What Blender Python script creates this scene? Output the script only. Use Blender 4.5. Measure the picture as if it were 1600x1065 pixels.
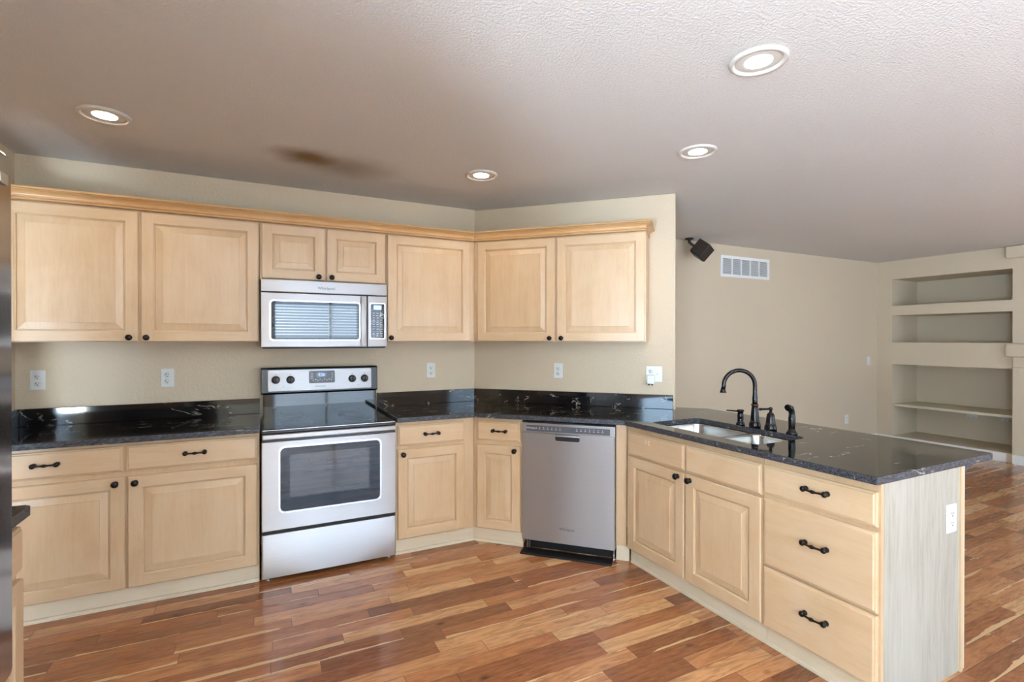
import bpy, bmesh, math, random
from mathutils import Vector, Matrix
random.seed(7)
for o in list(bpy.data.objects): bpy.data.objects.remove(o)
SC = bpy.context.scene
COL = SC.collection
PI = math.pi
S = 2 ** -.5

# ------------------------------------------------------------------ camera
CAM = dict(f=787.2, yaw=26.5, pitch=-.2257, roll=.054, x=-1.598, y=-3.910, z=1.4295)
def make_camera():
    ya, pi_, ro = [math.radians(CAM[k]) for k in ('yaw', 'pitch', 'roll')]
    F = Vector((math.sin(ya) * math.cos(pi_), math.cos(ya) * math.cos(pi_), math.sin(pi_)))
    R = Vector((math.cos(ya), -math.sin(ya), 0)); U = R.cross(F)
    R2 = R * math.cos(ro) + U * math.sin(ro); U2 = -R * math.sin(ro) + U * math.cos(ro)
    cd = bpy.data.cameras.new('camera'); co = bpy.data.objects.new('camera', cd); COL.objects.link(co)
    cd.sensor_width = 36; cd.sensor_fit = 'HORIZONTAL'; cd.lens = CAM['f'] / 1600 * 36
    cd.clip_start = .02
    m = Matrix.Identity(4)
    for i in range(3):
        m[i][0], m[i][1], m[i][2] = R2[i], U2[i], -F[i]
    m[0][3], m[1][3], m[2][3] = CAM['x'], CAM['y'], CAM['z']
    co.matrix_world = m
    SC.camera = co
make_camera()

# ------------------------------------------------------------------ view, world, daylight
SC.view_settings.view_transform = 'Standard'
SC.view_settings.look = 'None'
SC.view_settings.gamma = 1
SC.view_settings.use_curve_mapping = False
SC.view_settings.exposure = 1.27
W = bpy.data.worlds.new('daylight'); SC.world = W; W.use_nodes = True
bg = W.node_tree.nodes['Background']; bg.inputs[0].default_value = (.56, .77, 1, 1); bg.inputs[1].default_value = 3.0

def area(name, loc, rot, sx, sy, power, col=(.86, .93, 1)):
    l = bpy.data.lights.new(name, 'AREA'); l.shape = 'RECTANGLE'; l.size = sx; l.size_y = sy
    l.energy = power; l.color = col
    o = bpy.data.objects.new(name, l); COL.objects.link(o); o.location = loc; o.rotation_euler = rot
    return o
YB = -6.4      # wall behind the camera
# daylight outside each window, shining in; added upward fill lamps brighten the ceiling as ground bounce would
DAY = (.51, .75, 1)
FILL = (.62, .80, 1)
area('daylight_kitchen_door', (-.48, YB - .5, 1.2), (math.radians(72), 0, PI), 2.3, 2.4, 1300, DAY)
area('daylight_patio_door', (3.0, YB - .5, 1.15), (PI / 2, 0, PI), 2.3, 2.3, 620, DAY)
area('daylight_family_window', (5.0, YB - .5, 1.4), (PI / 2, 0, PI), 1.5, 1.9, 330, DAY)
area('daylight_side_window', (-4.3, -4.75, 1.5), (PI / 2, 0, PI), 1.4, 1.4, 60, DAY)
area('daylight_west_window', (-2.88 - .6, -4.95, 1.4), (PI / 2, 0, -PI / 2), 1.9, 1.6, 70, DAY)
area('ceiling_fill_patio', (3.0, YB - .7, .3), (math.radians(130), 0, PI), 2.4, 1.6, 560, FILL)
area('ceiling_fill_kitchen', (-.48, YB - .7, .2), (math.radians(130), 0, PI), 2.2, 1.2, 2000, FILL)
area('ceiling_fill_west', (-2.88 - .8, -4.95, .5), (math.radians(130), 0, -PI / 2), 1.9, 1.0, 650, FILL)
sl = bpy.data.lights.new('sun', 'SUN'); sl.energy = 13; sl.angle = math.radians(1.5); sl.color = (.86, .93, 1)
so = bpy.data.objects.new('sun', sl); COL.objects.link(so); so.rotation_euler = (math.radians(42), 0, math.radians(-8))

# ------------------------------------------------------------------ materials
def srgb(r, g, b):
    f = lambda c: (c / 255 / 12.92) if c / 255 <= .04045 else ((c / 255 + .055) / 1.055) ** 2.4
    return (f(r), f(g), f(b), 1)
class NT:
    def __init__(s, name):
        s.m = bpy.data.materials.new(name); s.m.use_nodes = True; s.t = s.m.node_tree
        s.b = s.t.nodes['Principled BSDF']
    def n(s, typ, **kw):
        nd = s.t.nodes.new(typ)
        for k, v in kw.items(): setattr(nd, k, v)
        return nd
    def l(s, a, b): s.t.links.new(a, b)
    def setv(s, nd, **kw):
        for k, v in kw.items(): nd.inputs[k.replace('_', ' ')].default_value = v
    def coord(s, out='Object', scale=(1, 1, 1), rnd=False):
        tc = s.n('ShaderNodeTexCoord'); mp = s.n('ShaderNodeMapping'); mp.inputs['Scale'].default_value = scale
        s.l(tc.outputs[out], mp.inputs['Vector'])
        if rnd:
            oi = s.n('ShaderNodeObjectInfo'); mu = s.n('ShaderNodeMath', operation='MULTIPLY'); mu.inputs[1].default_value = 37
            s.l(oi.outputs['Random'], mu.inputs[0]); s.l(mu.outputs[0], mp.inputs['Location'])
        return mp.outputs[0]
    def noise(s, vec, scale, detail=4, rough=.5, dist=0):
        nz = s.n('ShaderNodeTexNoise'); s.l(vec, nz.inputs['Vector'])
        nz.inputs['Scale'].default_value = scale; nz.inputs['Detail'].default_value = detail
        nz.inputs['Roughness'].default_value = rough; nz.inputs['Distortion'].default_value = dist
        return nz.outputs['Fac']
    def ramp(s, fac, stops, interp='LINEAR'):
        r = s.n('ShaderNodeValToRGB'); r.color_ramp.interpolation = interp
        el = r.color_ramp.elements
        while len(el) < len(stops): el.new(.5)
        for e, (p, c) in zip(el, stops): e.position = p; e.color = c
        s.l(fac, r.inputs[0]); return r.outputs[0]
    def math(s, op, a, b=None, c=None, clamp=False):
        nd = s.n('ShaderNodeMath', operation=op); nd.use_clamp = clamp
        for i, v in enumerate((a, b, c)):
            if v is None: continue
            if isinstance(v, (int, float)): nd.inputs[i].default_value = v
            else: s.l(v, nd.inputs[i])
        return nd.outputs[0]
    def mix(s, fac, a, b, blend='MIX'):
        nd = s.n('ShaderNodeMix', data_type='RGBA', blend_type=blend)
        for i, v in ((0, fac), (6, a), (7, b)):
            if isinstance(v, (int, float)): nd.inputs[i].default_value = v
            elif isinstance(v, tuple): nd.inputs[i].default_value = v
            else: s.l(v, nd.inputs[i])
        return nd.outputs[2]
    def bump(s, h, strength, dist=.01):
        b = s.n('ShaderNodeBump'); b.inputs['Strength'].default_value = strength; b.inputs['Distance'].default_value = dist
        s.l(h, b.inputs['Height']); s.l(b.outputs[0], s.b.inputs['Normal'])
    def col(s, c):
        if isinstance(c, tuple): s.b.inputs['Base Color'].default_value = c
        else: s.l(c, s.b.inputs['Base Color'])
    def p(s, rough=.5, metal=0, coat=0, spec=.5):
        s.b.inputs['Roughness'].default_value = rough; s.b.inputs['Metallic'].default_value = metal
        s.b.inputs['Coat Weight'].default_value = coat; s.b.inputs['Specular IOR Level'].default_value = spec
def plain(name, c, rough=.5, metal=0, coat=0, emit=None, es=1, spec=.5):
    t = NT(name); t.col(c); t.p(rough, metal, coat, spec)
    if emit: t.b.inputs['Emission Color'].default_value = emit; t.b.inputs['Emission Strength'].default_value = es
    return t.m
def wood(name, base, dark, light, scale, rough=.34, amt=1.0):
    t = NT(name)
    v = t.coord('Object', scale, rnd=True)
    a = t.noise(v, 3.0, 6, .6, .6); b = t.noise(v, 16, 3, .7)
    v2 = t.coord('Object', (1, 1, 1), rnd=True); c = t.noise(v2, 2.6, 3, .5, 1.2)
    f = t.math('MULTIPLY_ADD', b, .25, t.math('MULTIPLY_ADD', c, .45, t.math('MULTIPLY', a, .45)))
    f = t.math('ADD', f, -.07)
    t.col(t.ramp(f, [(.22, dark), (.5, base), (.80, light)]))
    t.p(rough, coat=.12); t.b.inputs['Coat Roughness'].default_value = .25
    t.bump(b, .04, .002)
    return t.m
MAPLE = dict(base=srgb(214, 184, 147), dark=srgb(197, 162, 121), light=srgb(224, 199, 167))
M = {}
M['maple_v'] = wood('maple_vertical_grain', scale=(5, 5, .55), **MAPLE)
M['maple_h'] = wood('maple_horizontal_grain', scale=(.55, 5, 5), **MAPLE)
M['maple_box'] = wood('maple_face_frame', srgb(208, 177, 140), srgb(190, 155, 115), srgb(218, 192, 157), (4, 4, .6))
M['toe'] = wood('pale_toe_board', srgb(222, 207, 180), srgb(204, 187, 158), srgb(230, 218, 195), (.5, 4, 4), .5)
M['crown'] = wood('honey_maple_moulding', srgb(212, 170, 118), srgb(186, 140, 90), srgb(224, 188, 140), (.5, 4, 4), .4)
def m_end_panel():
    t = NT('pale_grey_wood_laminate')
    v = t.coord('Object', (7, 7, .5)); a = t.noise(v, 4, 6, .65, 1.5); b = t.noise(v, 30, 3, .7)
    v2 = t.coord('Object', (1, 1, .16)); w = t.n('ShaderNodeTexWave', wave_type='BANDS', bands_direction='X')
    t.l(v2, w.inputs['Vector']); t.setv(w, Scale=9.0, Distortion=7.0, Detail=3.0, Detail_Scale=1.2)
    f = t.math('ADD', t.math('MULTIPLY', a, .55), t.math('ADD', t.math('MULTIPLY', b, .25), t.math('MULTIPLY', w.outputs['Fac'], .16)))
    t.col(t.ramp(f, [(.26, srgb(150, 143, 128)), (.44, srgb(174, 169, 156)), (.66, srgb(186, 182, 170))]))
    t.p(.4); return t.m
M['end'] = m_end_panel()
def m_paint(name, c, scale=60, st=.25, rough=.55):
    t = NT(name); v = t.coord('Object'); n1 = t.noise(v, scale, 3, .55); n2 = t.noise(v, 1.3, 2)
    t.col(t.mix(t.math('MULTIPLY', n2, .12), c, tuple(x * .86 for x in c[:3]) + (1,)))
    h = t.ramp(n1, [(.42, (0, 0, 0, 1)), (.6, (1, 1, 1, 1))])
    t.bump(h, st, .004); t.p(rough, spec=.35); return t.m
M['wall'] = m_paint('olive_beige_wall_paint', srgb(213, 195, 168), 55, .22, .5)
M['far_wall'] = m_paint('olive_beige_family_room_paint', srgb(212, 196, 171), 55, .1, .55)
def m_ceiling():
    t = NT('knockdown_ceiling'); v = t.coord('Object')
    n1 = t.noise(v, 95, 4, .6); n2 = t.noise(v, 240, 2, .6)
    h = t.math('ADD', t.ramp(n1, [(.40, (0, 0, 0, 1)), (.62, (1, 1, 1, 1))]), t.math('MULTIPLY', n2, .4))
    t.bump(h, .42, .006)
    # grease stain above the cooking corner: two irregular brown patches with soft edges
    tc = t.n('ShaderNodeTexCoord')
    wob = t.n('ShaderNodeTexNoise'); t.l(tc.outputs['Object'], wob.inputs['Vector']); t.setv(wob, Scale=5.0, Detail=4.0)
    off = t.n('ShaderNodeVectorMath', operation='MULTIPLY_ADD'); t.l(wob.outputs['Color'], off.inputs[0]); off.inputs[1].default_value = (.14, .14, 0); t.l(tc.outputs['Object'], off.inputs[2])
    def blob(cx, cy, rx, ry):
        mp = t.n('ShaderNodeMapping', vector_type='TEXTURE'); mp.inputs['Location'].default_value = (cx + .07, cy + .07, 0); mp.inputs['Scale'].default_value = (rx, ry, 50)
        t.l(off.outputs[0], mp.inputs['Vector'])
        ln = t.n('ShaderNodeVectorMath', operation='LENGTH'); t.l(mp.outputs[0], ln.inputs[0])
        return t.ramp(ln.outputs['Value'], [(0, (1, 1, 1, 1)), (1, (0, 0, 0, 1))], 'EASE')
    a = blob(-1.38, -.70, .26, .22); b = blob(-1.12, -.62, .46, .30)
    f = t.math('ADD', t.math('MULTIPLY', a, .8), t.math('MULTIPLY', b, .62), clamp=True)
    t.col(t.mix(f, srgb(216, 213, 208), srgb(134, 110, 74)))
    t.p(.85, spec=.2); return t.m
M['ceiling'] = m_ceiling()
def m_floor():
    t = NT('acacia_plank_floor')
    tc = t.n('ShaderNodeTexCoord'); sp = t.n('ShaderNodeSeparateXYZ'); t.l(tc.outputs['Object'], sp.inputs[0])
    x, y = sp.outputs[0], sp.outputs[1]
    Wd = .0872
    ry = t.math('DIVIDE', t.math('ADD', y, 20.0 + .022), Wd); row = t.math('FLOOR', ry); fy = t.math('FRACT', ry)
    wn = t.n('ShaderNodeTexWhiteNoise', noise_dimensions='1D'); t.l(row, wn.inputs['W'])
    ln = t.math('MULTIPLY_ADD', wn.outputs['Value'], .38, .46)
    wn2 = t.n('ShaderNodeTexWhiteNoise', noise_dimensions='1D'); t.l(t.math('ADD', row, 91.7), wn2.inputs['W'])
    xx = t.math('DIVIDE', t.math('ADD', t.math('ADD', x, 30), t.math('MULTIPLY', wn2.outputs['Value'], 3.0)), ln)
    # uneven lengths inside a row
    idx = t.math('FLOOR', xx); fx = t.math('FRACT', xx)
    cb = t.n('ShaderNodeCombineXYZ'); t.l(row, cb.inputs[0]); t.l(idx, cb.inputs[1])
    wp = t.n('ShaderNodeTexWhiteNoise', noise_dimensions='3D'); t.l(cb.outputs[0], wp.inputs['Vector'])
    pr = wp.outputs['Value']
    wc = t.n('ShaderNodeSeparateColor'); t.l(wp.outputs['Color'], wc.inputs[0])
    # grain coordinates shifted per plank
    sh = t.n('ShaderNodeVectorMath', operation='MULTIPLY_ADD'); t.l(wp.outputs['Color'], sh.inputs[0]); sh.inputs[1].default_value = (40, 40, 40)
    g0 = t.n('ShaderNodeVectorMath', operation='MULTIPLY'); t.l(tc.outputs['Object'], g0.inputs[0]); g0.inputs[1].default_value = (1.3, 9, 1)
    t.l(g0.outputs[0], sh.inputs[2]); gv = sh.outputs[0]
    big = t.noise(gv, 1.4, 4, .55, .9); fine = t.noise(gv, 9, 5, .7, .6); fig = t.noise(gv, 2.6, 5, .6, 2.6)
    base = t.ramp(pr, [(0, srgb(114, 62, 38)), (.25, srgb(152, 90, 55)), (.55, srgb(182, 117, 74)), (.8, srgb(200, 140, 94)), (1, srgb(222, 174, 124))])
    c = t.mix(t.math('MULTIPLY', t.ramp(fig, [(.42, (0, 0, 0, 1)), (.66, (1, 1, 1, 1))]), .55), base, srgb(88, 46, 28))
    c = t.mix(t.math('MULTIPLY', t.ramp(fine, [(.35, (0, 0, 0, 1)), (.7, (1, 1, 1, 1))]), .28), c, srgb(206, 150, 98))
    # sapwood: a cream streak hugging one long edge of some planks
    side = t.math('GREATER_THAN', wc.outputs[0], .5)
    fyl = t.math('ABSOLUTE', t.math('SUBTRACT', side, fy))
    wob = t.math('ADD', fyl, t.math('MULTIPLY', t.math('SUBTRACT', big, .5), 1.1))
    wid = t.math('MULTIPLY_ADD', wc.outputs[1], .60, -.36)
    sap = t.math('LESS_THAN', wob, wid)
    c = t.mix(t.math('MULTIPLY', sap, .8), c, srgb(226, 184, 136))
    # knots
    vo = t.n('ShaderNodeTexVoronoi'); kv = t.n('ShaderNodeVectorMath', operation='MULTIPLY'); t.l(tc.outputs['Object'], kv.inputs[0]); kv.inputs[1].default_value = (2.6, 4.4, 1)
    t.l(kv.outputs[0], vo.inputs['Vector']); t.setv(vo, Scale=1.0)
    kn = t.ramp(vo.outputs['Distance'], [(.02, (1, 1, 1, 1)), (.085, (0, 0, 0, 1))])
    c = t.mix(t.math('MULTIPLY', kn, .7), c, srgb(58, 30, 18))
    ey = t.math('MINIMUM', fy, t.math('SUBTRACT', 1, fy)); ey = t.math('MULTIPLY', ey, Wd)
    ex = t.math('MULTIPLY', t.math('MINIMUM', fx, t.math('SUBTRACT', 1, fx)), ln)
    e = t.math('MINIMUM', ex, ey)
    gap = t.ramp(t.math('MULTIPLY', e, 100), [(.06, (1, 1, 1, 1)), (.16, (0, 0, 0, 1))])
    c = t.mix(t.math('MULTIPLY', gap, .75), c, srgb(44, 24, 16))
    t.col(c)
    hs = t.noise(gv, .8, 2)
    hh = t.math('ADD', t.ramp(t.math('MULTIPLY', e, 100), [(0, (0, 0, 0, 1)), (.35, (1, 1, 1, 1))]), t.math('MULTIPLY', hs, 1.3))
    t.bump(hh, .28, .003)
    t.p(.24, coat=.35, spec=.5); t.b.inputs['Coat Roughness'].default_value = .12
    return t.m
M['floor'] = m_floor()
def m_granite(name, edge=False):
    t = NT(name)
    tc = t.n('ShaderNodeTexCoord')
    mp = t.n('ShaderNodeMapping'); t.l(tc.outputs['Object'], mp.inputs['Vector']); mp.inputs['Rotation'].default_value = (0.5, .3, .45); mp.inputs['Scale'].default_value = (1, 3.2, 3.2)
    v = mp.outputs[0]
    n1 = t.noise(v, 2.2, 5, .55, .5); r1 = t.math('ABSOLUTE', t.math('SUBTRACT', n1, .5))
    vein = t.ramp(r1, [(.0, (1, 1, 1, 1)), (.0035, (.9, .9, .9, 1)), (.010, (0, 0, 0, 1))])
    n2 = t.noise(v, 6, 4, .6); mask = t.ramp(n2, [(.52, (0, 0, 0, 1)), (.60, (1, 1, 1, 1))])
    sp = t.noise(v, 60, 2, .7); spk = t.ramp(sp, [(.70, (0, 0, 0, 1)), (.78, (1, 1, 1, 1))])
    f = t.math('ADD', t.math('MULTIPLY', vein, mask), t.math('MULTIPLY', t.math('MULTIPLY', spk, mask), .4), clamp=True)
    cl = t.noise(v, 3, 5, .6)
    base = t.ramp(cl, [(.35, srgb(14, 14, 17)), (.7, srgb(36, 33, 33))]) if not edge else t.ramp(t.noise(v, 45, 5, .7), [(.40, srgb(20, 21, 26)), (.62, srgb(84, 88, 98)), (.75, srgb(150, 152, 158))])
    t.col(t.mix(t.math('MULTIPLY', f, .8), base, srgb(196, 188, 172)))
    t.p(.07, spec=.6)
    if edge: t.p(.42, spec=.5); t.bump(t.noise(v, 40, 4, .7), .5, .003)
    return t.m
M['granite'] = m_granite('black_granite_white_veins')
M['granite_edge'] = m_granite('chiselled_granite_edge', True)
def m_steel(name, c, rough, aniso=1.0, rot=0.25, axis='h'):
    t = NT(name)
    v = t.coord('Object', (1.2, 1, 260) if axis == 'h' else (260, 1, 1.2)); n = t.noise(v, 1.0, 3, .6)
    t.col(t.mix(n, tuple(x * .9 for x in c[:3]) + (1,), c)); t.p(rough, .72)
    t.b.inputs['Anisotropic'].default_value = aniso; t.b.inputs['Anisotropic Rotation'].default_value = rot
    tg = t.n('ShaderNodeTangent', direction_type='RADIAL', axis='Z'); t.l(tg.outputs[0], t.b.inputs['Tangent'])
    return t.m
M['steel'] = m_steel('brushed_stainless_steel', srgb(192, 191, 192), .35)
M['sink_steel'] = plain('satin_sink_steel', srgb(205, 205, 203), .26, 1)
M['steel_bright'] = plain('bright_steel_bezel', srgb(225, 228, 232), .2, 1)
M['black_glass'] = plain('black_appliance_glass', srgb(14, 16, 22), .05, 0, .3)
M['oven_glass'] = plain('blue_black_oven_glass', srgb(18, 25, 40), .02, 0, .1, spec=.5)
M['window_glass'] = plain('dark_oven_window', srgb(40, 42, 48), .015, 0, .5, spec=.8)
M['black_enamel'] = plain('black_enamel', srgb(20, 21, 26), .22)
M['black_plastic'] = plain('matte_black_plastic', srgb(16, 16, 18), .5)
M['grey_panel'] = plain('dark_grey_control_panel', srgb(86, 88, 94), .3)
M['grey_knob'] = plain('graphite_knob', srgb(88, 84, 82), .35, .5)
M['display'] = plain('lit_blue_display', srgb(20, 30, 80), .2, emit=srgb(120, 150, 255), es=1.2)
M['mw_display'] = plain('pale_lit_display', srgb(120, 140, 190), .2, emit=srgb(170, 190, 235), es=.6)
M['print'] = plain('grey_lettering', srgb(92, 92, 96), .5)
M['white_print'] = plain('white_lettering', srgb(215, 218, 222), .5)
M['white'] = plain('white_plastic', srgb(226, 226, 222), .35)
M['slot'] = plain('dark_slot', srgb(30, 30, 32), .6)
M['bronze'] = plain('oil_rubbed_bronze', srgb(30, 26, 27), .22, .6, .2)
M['iron'] = plain('black_bronze_hardware', srgb(26, 22, 21), .3, .5, .1)
M['copper'] = plain('worn_copper_edge', srgb(92, 62, 50), .3, .9)
M['speaker'] = plain('dark_brown_speaker', srgb(52, 42, 34), .6)
M['vent'] = plain('white_vent_enamel', srgb(238, 238, 236), .4)
M['vent_dark'] = plain('vent_duct_grey', srgb(120, 124, 128), .7)
M['trimw'] = plain('white_trim_paint', srgb(232, 231, 226), .4)
M['lamp_trim'] = plain('lamp_trim_white', srgb(208, 203, 195), .45)
M['lamp_lens'] = plain('lit_lamp_lens', (1, .93, .8, 1), .4, emit=(1, .88, .68, 1), es=14)
M['fridge'] = plain('fridge_steel', srgb(186, 180, 174), .13, 1)
M['blind'] = plain('white_blind_slat', srgb(228, 230, 232), .5)
M['shelf_paint'] = plain('shelf_paint', srgb(206, 196, 170), .5)
M['bevel_wall'] = M['wall']

# ------------------------------------------------------------------ mesh builder
class MB:
    def __init__(s): s.v = []; s.f = []; s.mi = []; s.sm = []
    def add(s, vs, fs, mi=0, smooth=False):
        b = len(s.v); s.v += [tuple(p) for p in vs]
        for f in fs: s.f.append(tuple(b + i for i in f)); s.mi.append(mi); s.sm.append(smooth)
        return s
    def box(s, x0, x1, y0, y1, z0, z1, mi=0):
        x0, x1 = sorted((x0, x1)); y0, y1 = sorted((y0, y1)); z0, z1 = sorted((z0, z1))
        vs = [(x0, y0, z0), (x1, y0, z0), (x1, y1, z0), (x0, y1, z0), (x0, y0, z1), (x1, y0, z1), (x1, y1, z1), (x0, y1, z1)]
        return s.add(vs, [(0, 3, 2, 1), (4, 5, 6, 7), (0, 1, 5, 4), (1, 2, 6, 5), (2, 3, 7, 6), (3, 0, 4, 7)], mi)
    def prism(s, poly, z0, z1, mi=0):
        a = sum(poly[i][0] * poly[(i + 1) % len(poly)][1] - poly[(i + 1) % len(poly)][0] * poly[i][1] for i in range(len(poly)))
        if a < 0: poly = poly[::-1]
        n = len(poly); vs = [(x, y, z0) for x, y in poly] + [(x, y, z1) for x, y in poly]
        fs = [tuple(range(n))[::-1], tuple(range(n, 2 * n))] + [(i, (i + 1) % n, n + (i + 1) % n, n + i) for i in range(n)]
        return s.add(vs, fs, mi)
    def prof_x(s, prof, x0, x1, mi=0, m0=0, m1=0, smooth=False):
        # closed profile in (y,z) swept along x; m0/m1 shear the ends: x += m*y
        n = len(prof)
        vs = [(x0 + m0 * y, y, z) for y, z in prof] + [(x1 + m1 * y, y, z) for y, z in prof]
        fs = [(i, n + i, n + (i + 1) % n, (i + 1) % n) for i in range(n)]
        s.add(vs, fs, mi, smooth); b = len(s.v) - 2 * n
        s.f += [tuple(b + i for i in range(n)), tuple(b + n + i for i in range(n))[::-1]]; s.mi += [mi, mi]; s.sm += [False, False]
        return s
    def rings(s, rs, mi=0, smooth=False, cap0=True, cap1=True, closed=True):
        n = len(rs[0]); vs = [p for r in rs for p in r]; fs = []
        for k in range(len(rs) - 1):
            for i in range(n if closed else n - 1):
                j = (i + 1) % n; fs.append((k * n + i, k * n + j, (k + 1) * n + j, (k + 1) * n + i))
        s.add(vs, fs, mi, smooth); b = len(s.v) - len(vs)
        if cap0: s.f.append(tuple(b + i for i in range(n))[::-1]); s.mi.append(mi); s.sm.append(False)
        if cap1: s.f.append(tuple(b + (len(rs) - 1) * n + i for i in range(n))); s.mi.append(mi); s.sm.append(False)
        return s
    def lathe(s, prof, c=(0, 0, 0), ax='z', n=24, mi=0, cap0=True, cap1=True):
        # prof: (r, h) along axis
        rs = []
        for r, h in prof:
            ring = []
            for i in range(n):
                a = 2 * PI * i / n; p, q = r * math.cos(a), r * math.sin(a)
                if ax == 'z': ring.append((c[0] + p, c[1] + q, c[2] + h))
                elif ax == '-y': ring.append((c[0] + p, c[1] - h, c[2] + q))
                elif ax == 'x': ring.append((c[0] + h, c[1] + p, c[2] + q))
            rs.append(ring)
        return s.rings(rs, mi, True, cap0, cap1)
    def tube(s, pts, rad, n=12, mi=0):
        pts = [Vector(p) for p in pts]; rs = []
        if not hasattr(rad, '__len__'): rad = [rad] * len(pts)
        up = None
        for i, p in enumerate(pts):
            d = (pts[min(i + 1, len(pts) - 1)] - pts[max(i - 1, 0)]).normalized()
            if up is None:
                up = Vector((0, 0, 1)) if abs(d.z) < .9 else Vector((1, 0, 0))
            a = d.cross(up).normalized(); b = a.cross(d).normalized(); up = b
            rs.append([tuple(p + (a * math.cos(2 * PI * k / n) + b * math.sin(2 * PI * k / n)) * rad[i]) for k in range(n)])
        return s.rings(rs, mi, True)
    def rrect_y(s, x0, x1, z0, z1, r, ys, mi=0, n=5, smooth=False, insets=None, cap0=True, cap1=True):
        rs = []
        for k, y in enumerate(ys):
            d = insets[k] if insets else 0
            rs.append([(px, y, pz) for px, pz in rr(x0 + d, x1 - d, z0 + d, z1 - d, max(r - d, .0005), n)])
        return s.rings(rs, mi, smooth, cap0, cap1)
    def build(s, name, mats, thing=None, bevel=0, seg=2, off=None, anchor=(0, 0)):
        me = bpy.data.meshes.new(name)
        ax, ay = anchor
        me.from_pydata([(x - ax, y - ay, z) for x, y, z in s.v], [], s.f)
        if not isinstance(mats, (list, tuple)): mats = [mats]
        for m in mats: me.materials.append(M[m] if isinstance(m, str) else m)
        me.polygons.foreach_set('material_index', s.mi); me.polygons.foreach_set('use_smooth', s.sm)
        bm = bmesh.new(); bm.from_mesh(me); bmesh.ops.recalc_face_normals(bm, faces=bm.faces); bm.to_mesh(me); bm.free()
        me.update()
        o = bpy.data.objects.new(name, me); COL.objects.link(o)
        if bevel:
            b = o.modifiers.new('edge', 'BEVEL'); b.width = bevel; b.segments = seg; b.limit_method = 'ANGLE'; b.angle_limit = .6
        return o
def rr(x0, x1, z0, z1, r, n=5):
    pts = []
    for cx, cz, a0 in ((x1 - r, z1 - r, 0), (x0 + r, z1 - r, PI / 2), (x0 + r, z0 + r, PI), (x1 - r, z0 + r, 1.5 * PI)):
        for i in range(n + 1):
            a = a0 + PI / 2 * i / n; pts.append((cx + r * math.cos(a), cz + r * math.sin(a)))
    return pts
ROT = dict(A=0, B=-PI / 4, P=-PI / 2, L=PI / 2)
def f2w(fr, x, y):
    a = ROT[fr]; return (x * math.cos(a) - y * math.sin(a), x * math.sin(a) + y * math.cos(a))
def tag(o, label=None, cat=None, group=None, kind=None):
    if label: o['label'] = label
    if cat: o['category'] = cat
    if group: o['group'] = group
    if kind: o['kind'] = kind
    return o
class Thing:
    """an Empty at the base of a thing, standing in one of the room's wall frames"""
    def __init__(s, name, label, cat, fr='A', anchor=(0, 0), group=None, z=0):
        s.e = bpy.data.objects.new(name, None); COL.objects.link(s.e); s.e.empty_display_size = .1
        s.fr = fr; s.anchor = anchor; s.z = z
        w = f2w(fr, *anchor); s.e.location = (w[0], w[1], z); s.e.rotation_euler = (0, 0, ROT[fr])
        tag(s.e, label, cat, group)
    def part(s, name, mb, mats, bevel=0, seg=2, parent=None, label=None):
        mb.v = [(x, y, z - s.z) for x, y, z in mb.v]
        o = mb.build(name, mats, anchor=s.anchor, bevel=bevel, seg=seg)
        o.parent = parent or s.e
        if label: o['label'] = label
        return o
    def inst(s, name, mesh, x, y, z, parent, rz=0):
        o = bpy.data.objects.new(name, mesh); COL.objects.link(o)
        o.location = (x - s.anchor[0], y - s.anchor[1], z - s.z); o.rotation_euler = (0, 0, rz); o.parent = parent
        return o
def struct(name, mb, mats, bevel=0, fr='A', seg=2):
    o = mb.build(name, mats, bevel=bevel, seg=seg); o.rotation_euler = (0, 0, ROT[fr]); o['kind'] = 'structure'; return o
def single(name, mb, mats, label, cat, fr='A', anchor=(0, 0), group=None, bevel=0, seg=2, z=0):
    mb.v = [(x, y, q - z) for x, y, q in mb.v]
    o = mb.build(name, mats, anchor=anchor, bevel=bevel, seg=seg); w = f2w(fr, *anchor); o.location = (w[0], w[1], z)
    o.rotation_euler = (0, 0, ROT[fr]); return tag(o, label, cat, group)
def text_mesh(body, size, mat, bold=False):
    cu = bpy.data.curves.new('lettering', 'FONT'); cu.body = body; cu.size = size; cu.align_x = 'CENTER'; cu.align_y = 'CENTER'; cu.extrude = .0004
    to = bpy.data.objects.new('lettering', cu); COL.objects.link(to)
    dg = bpy.context.evaluated_depsgraph_get(); me = bpy.data.meshes.new_from_object(to.evaluated_get(dg))
    bpy.data.objects.remove(to); me.materials.clear(); me.materials.append(M[mat])
    me.transform(Matrix.Rotation(PI / 2, 4, 'X')); me.name = 'lettering'
    return me

# ------------------------------------------------------------------ room shell
HC = 2.505
WT = .12
struct('floor', MB().box(-6.2, 6.95, YB - .1, .35, -.06, 0), 'floor')
cl = MB(); cl.box(-6.2, 6.95, YB - .1, .35, HC, HC + .08); struct('ceiling', cl, 'ceiling')
struct('wall_back', MB().box(-2.997, 0, 0, .12, 0, HC), 'wall')
struct('wall_angled', MB().prism([(-.1, 0), (1.598, 0), (1.598, .123), (-.1, .123)], 0, HC), 'wall', fr='B', bevel=.012, seg=3)
struct('wall_far', MB().box(.13, 6.95, .153, .27, 0, HC), 'far_wall')
lw = MB(); lw.box(-2.997, -2.877, -.69, 0, 0, HC); lw.box(-2.997, -2.877, -4.0, -1.84, 0, HC); lw.box(-2.997, -2.877, -1.84, -.69, 2.15, HC)
lw.box(-2.997, -2.877, -5.9, -4.0, 0, .8); lw.box(-2.997, -2.877, -5.9, -4.0, 2.1, HC); lw.box(-2.997, -2.877, YB, -5.9, 0, HC)
struct('wall_left', lw, 'wall')
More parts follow.
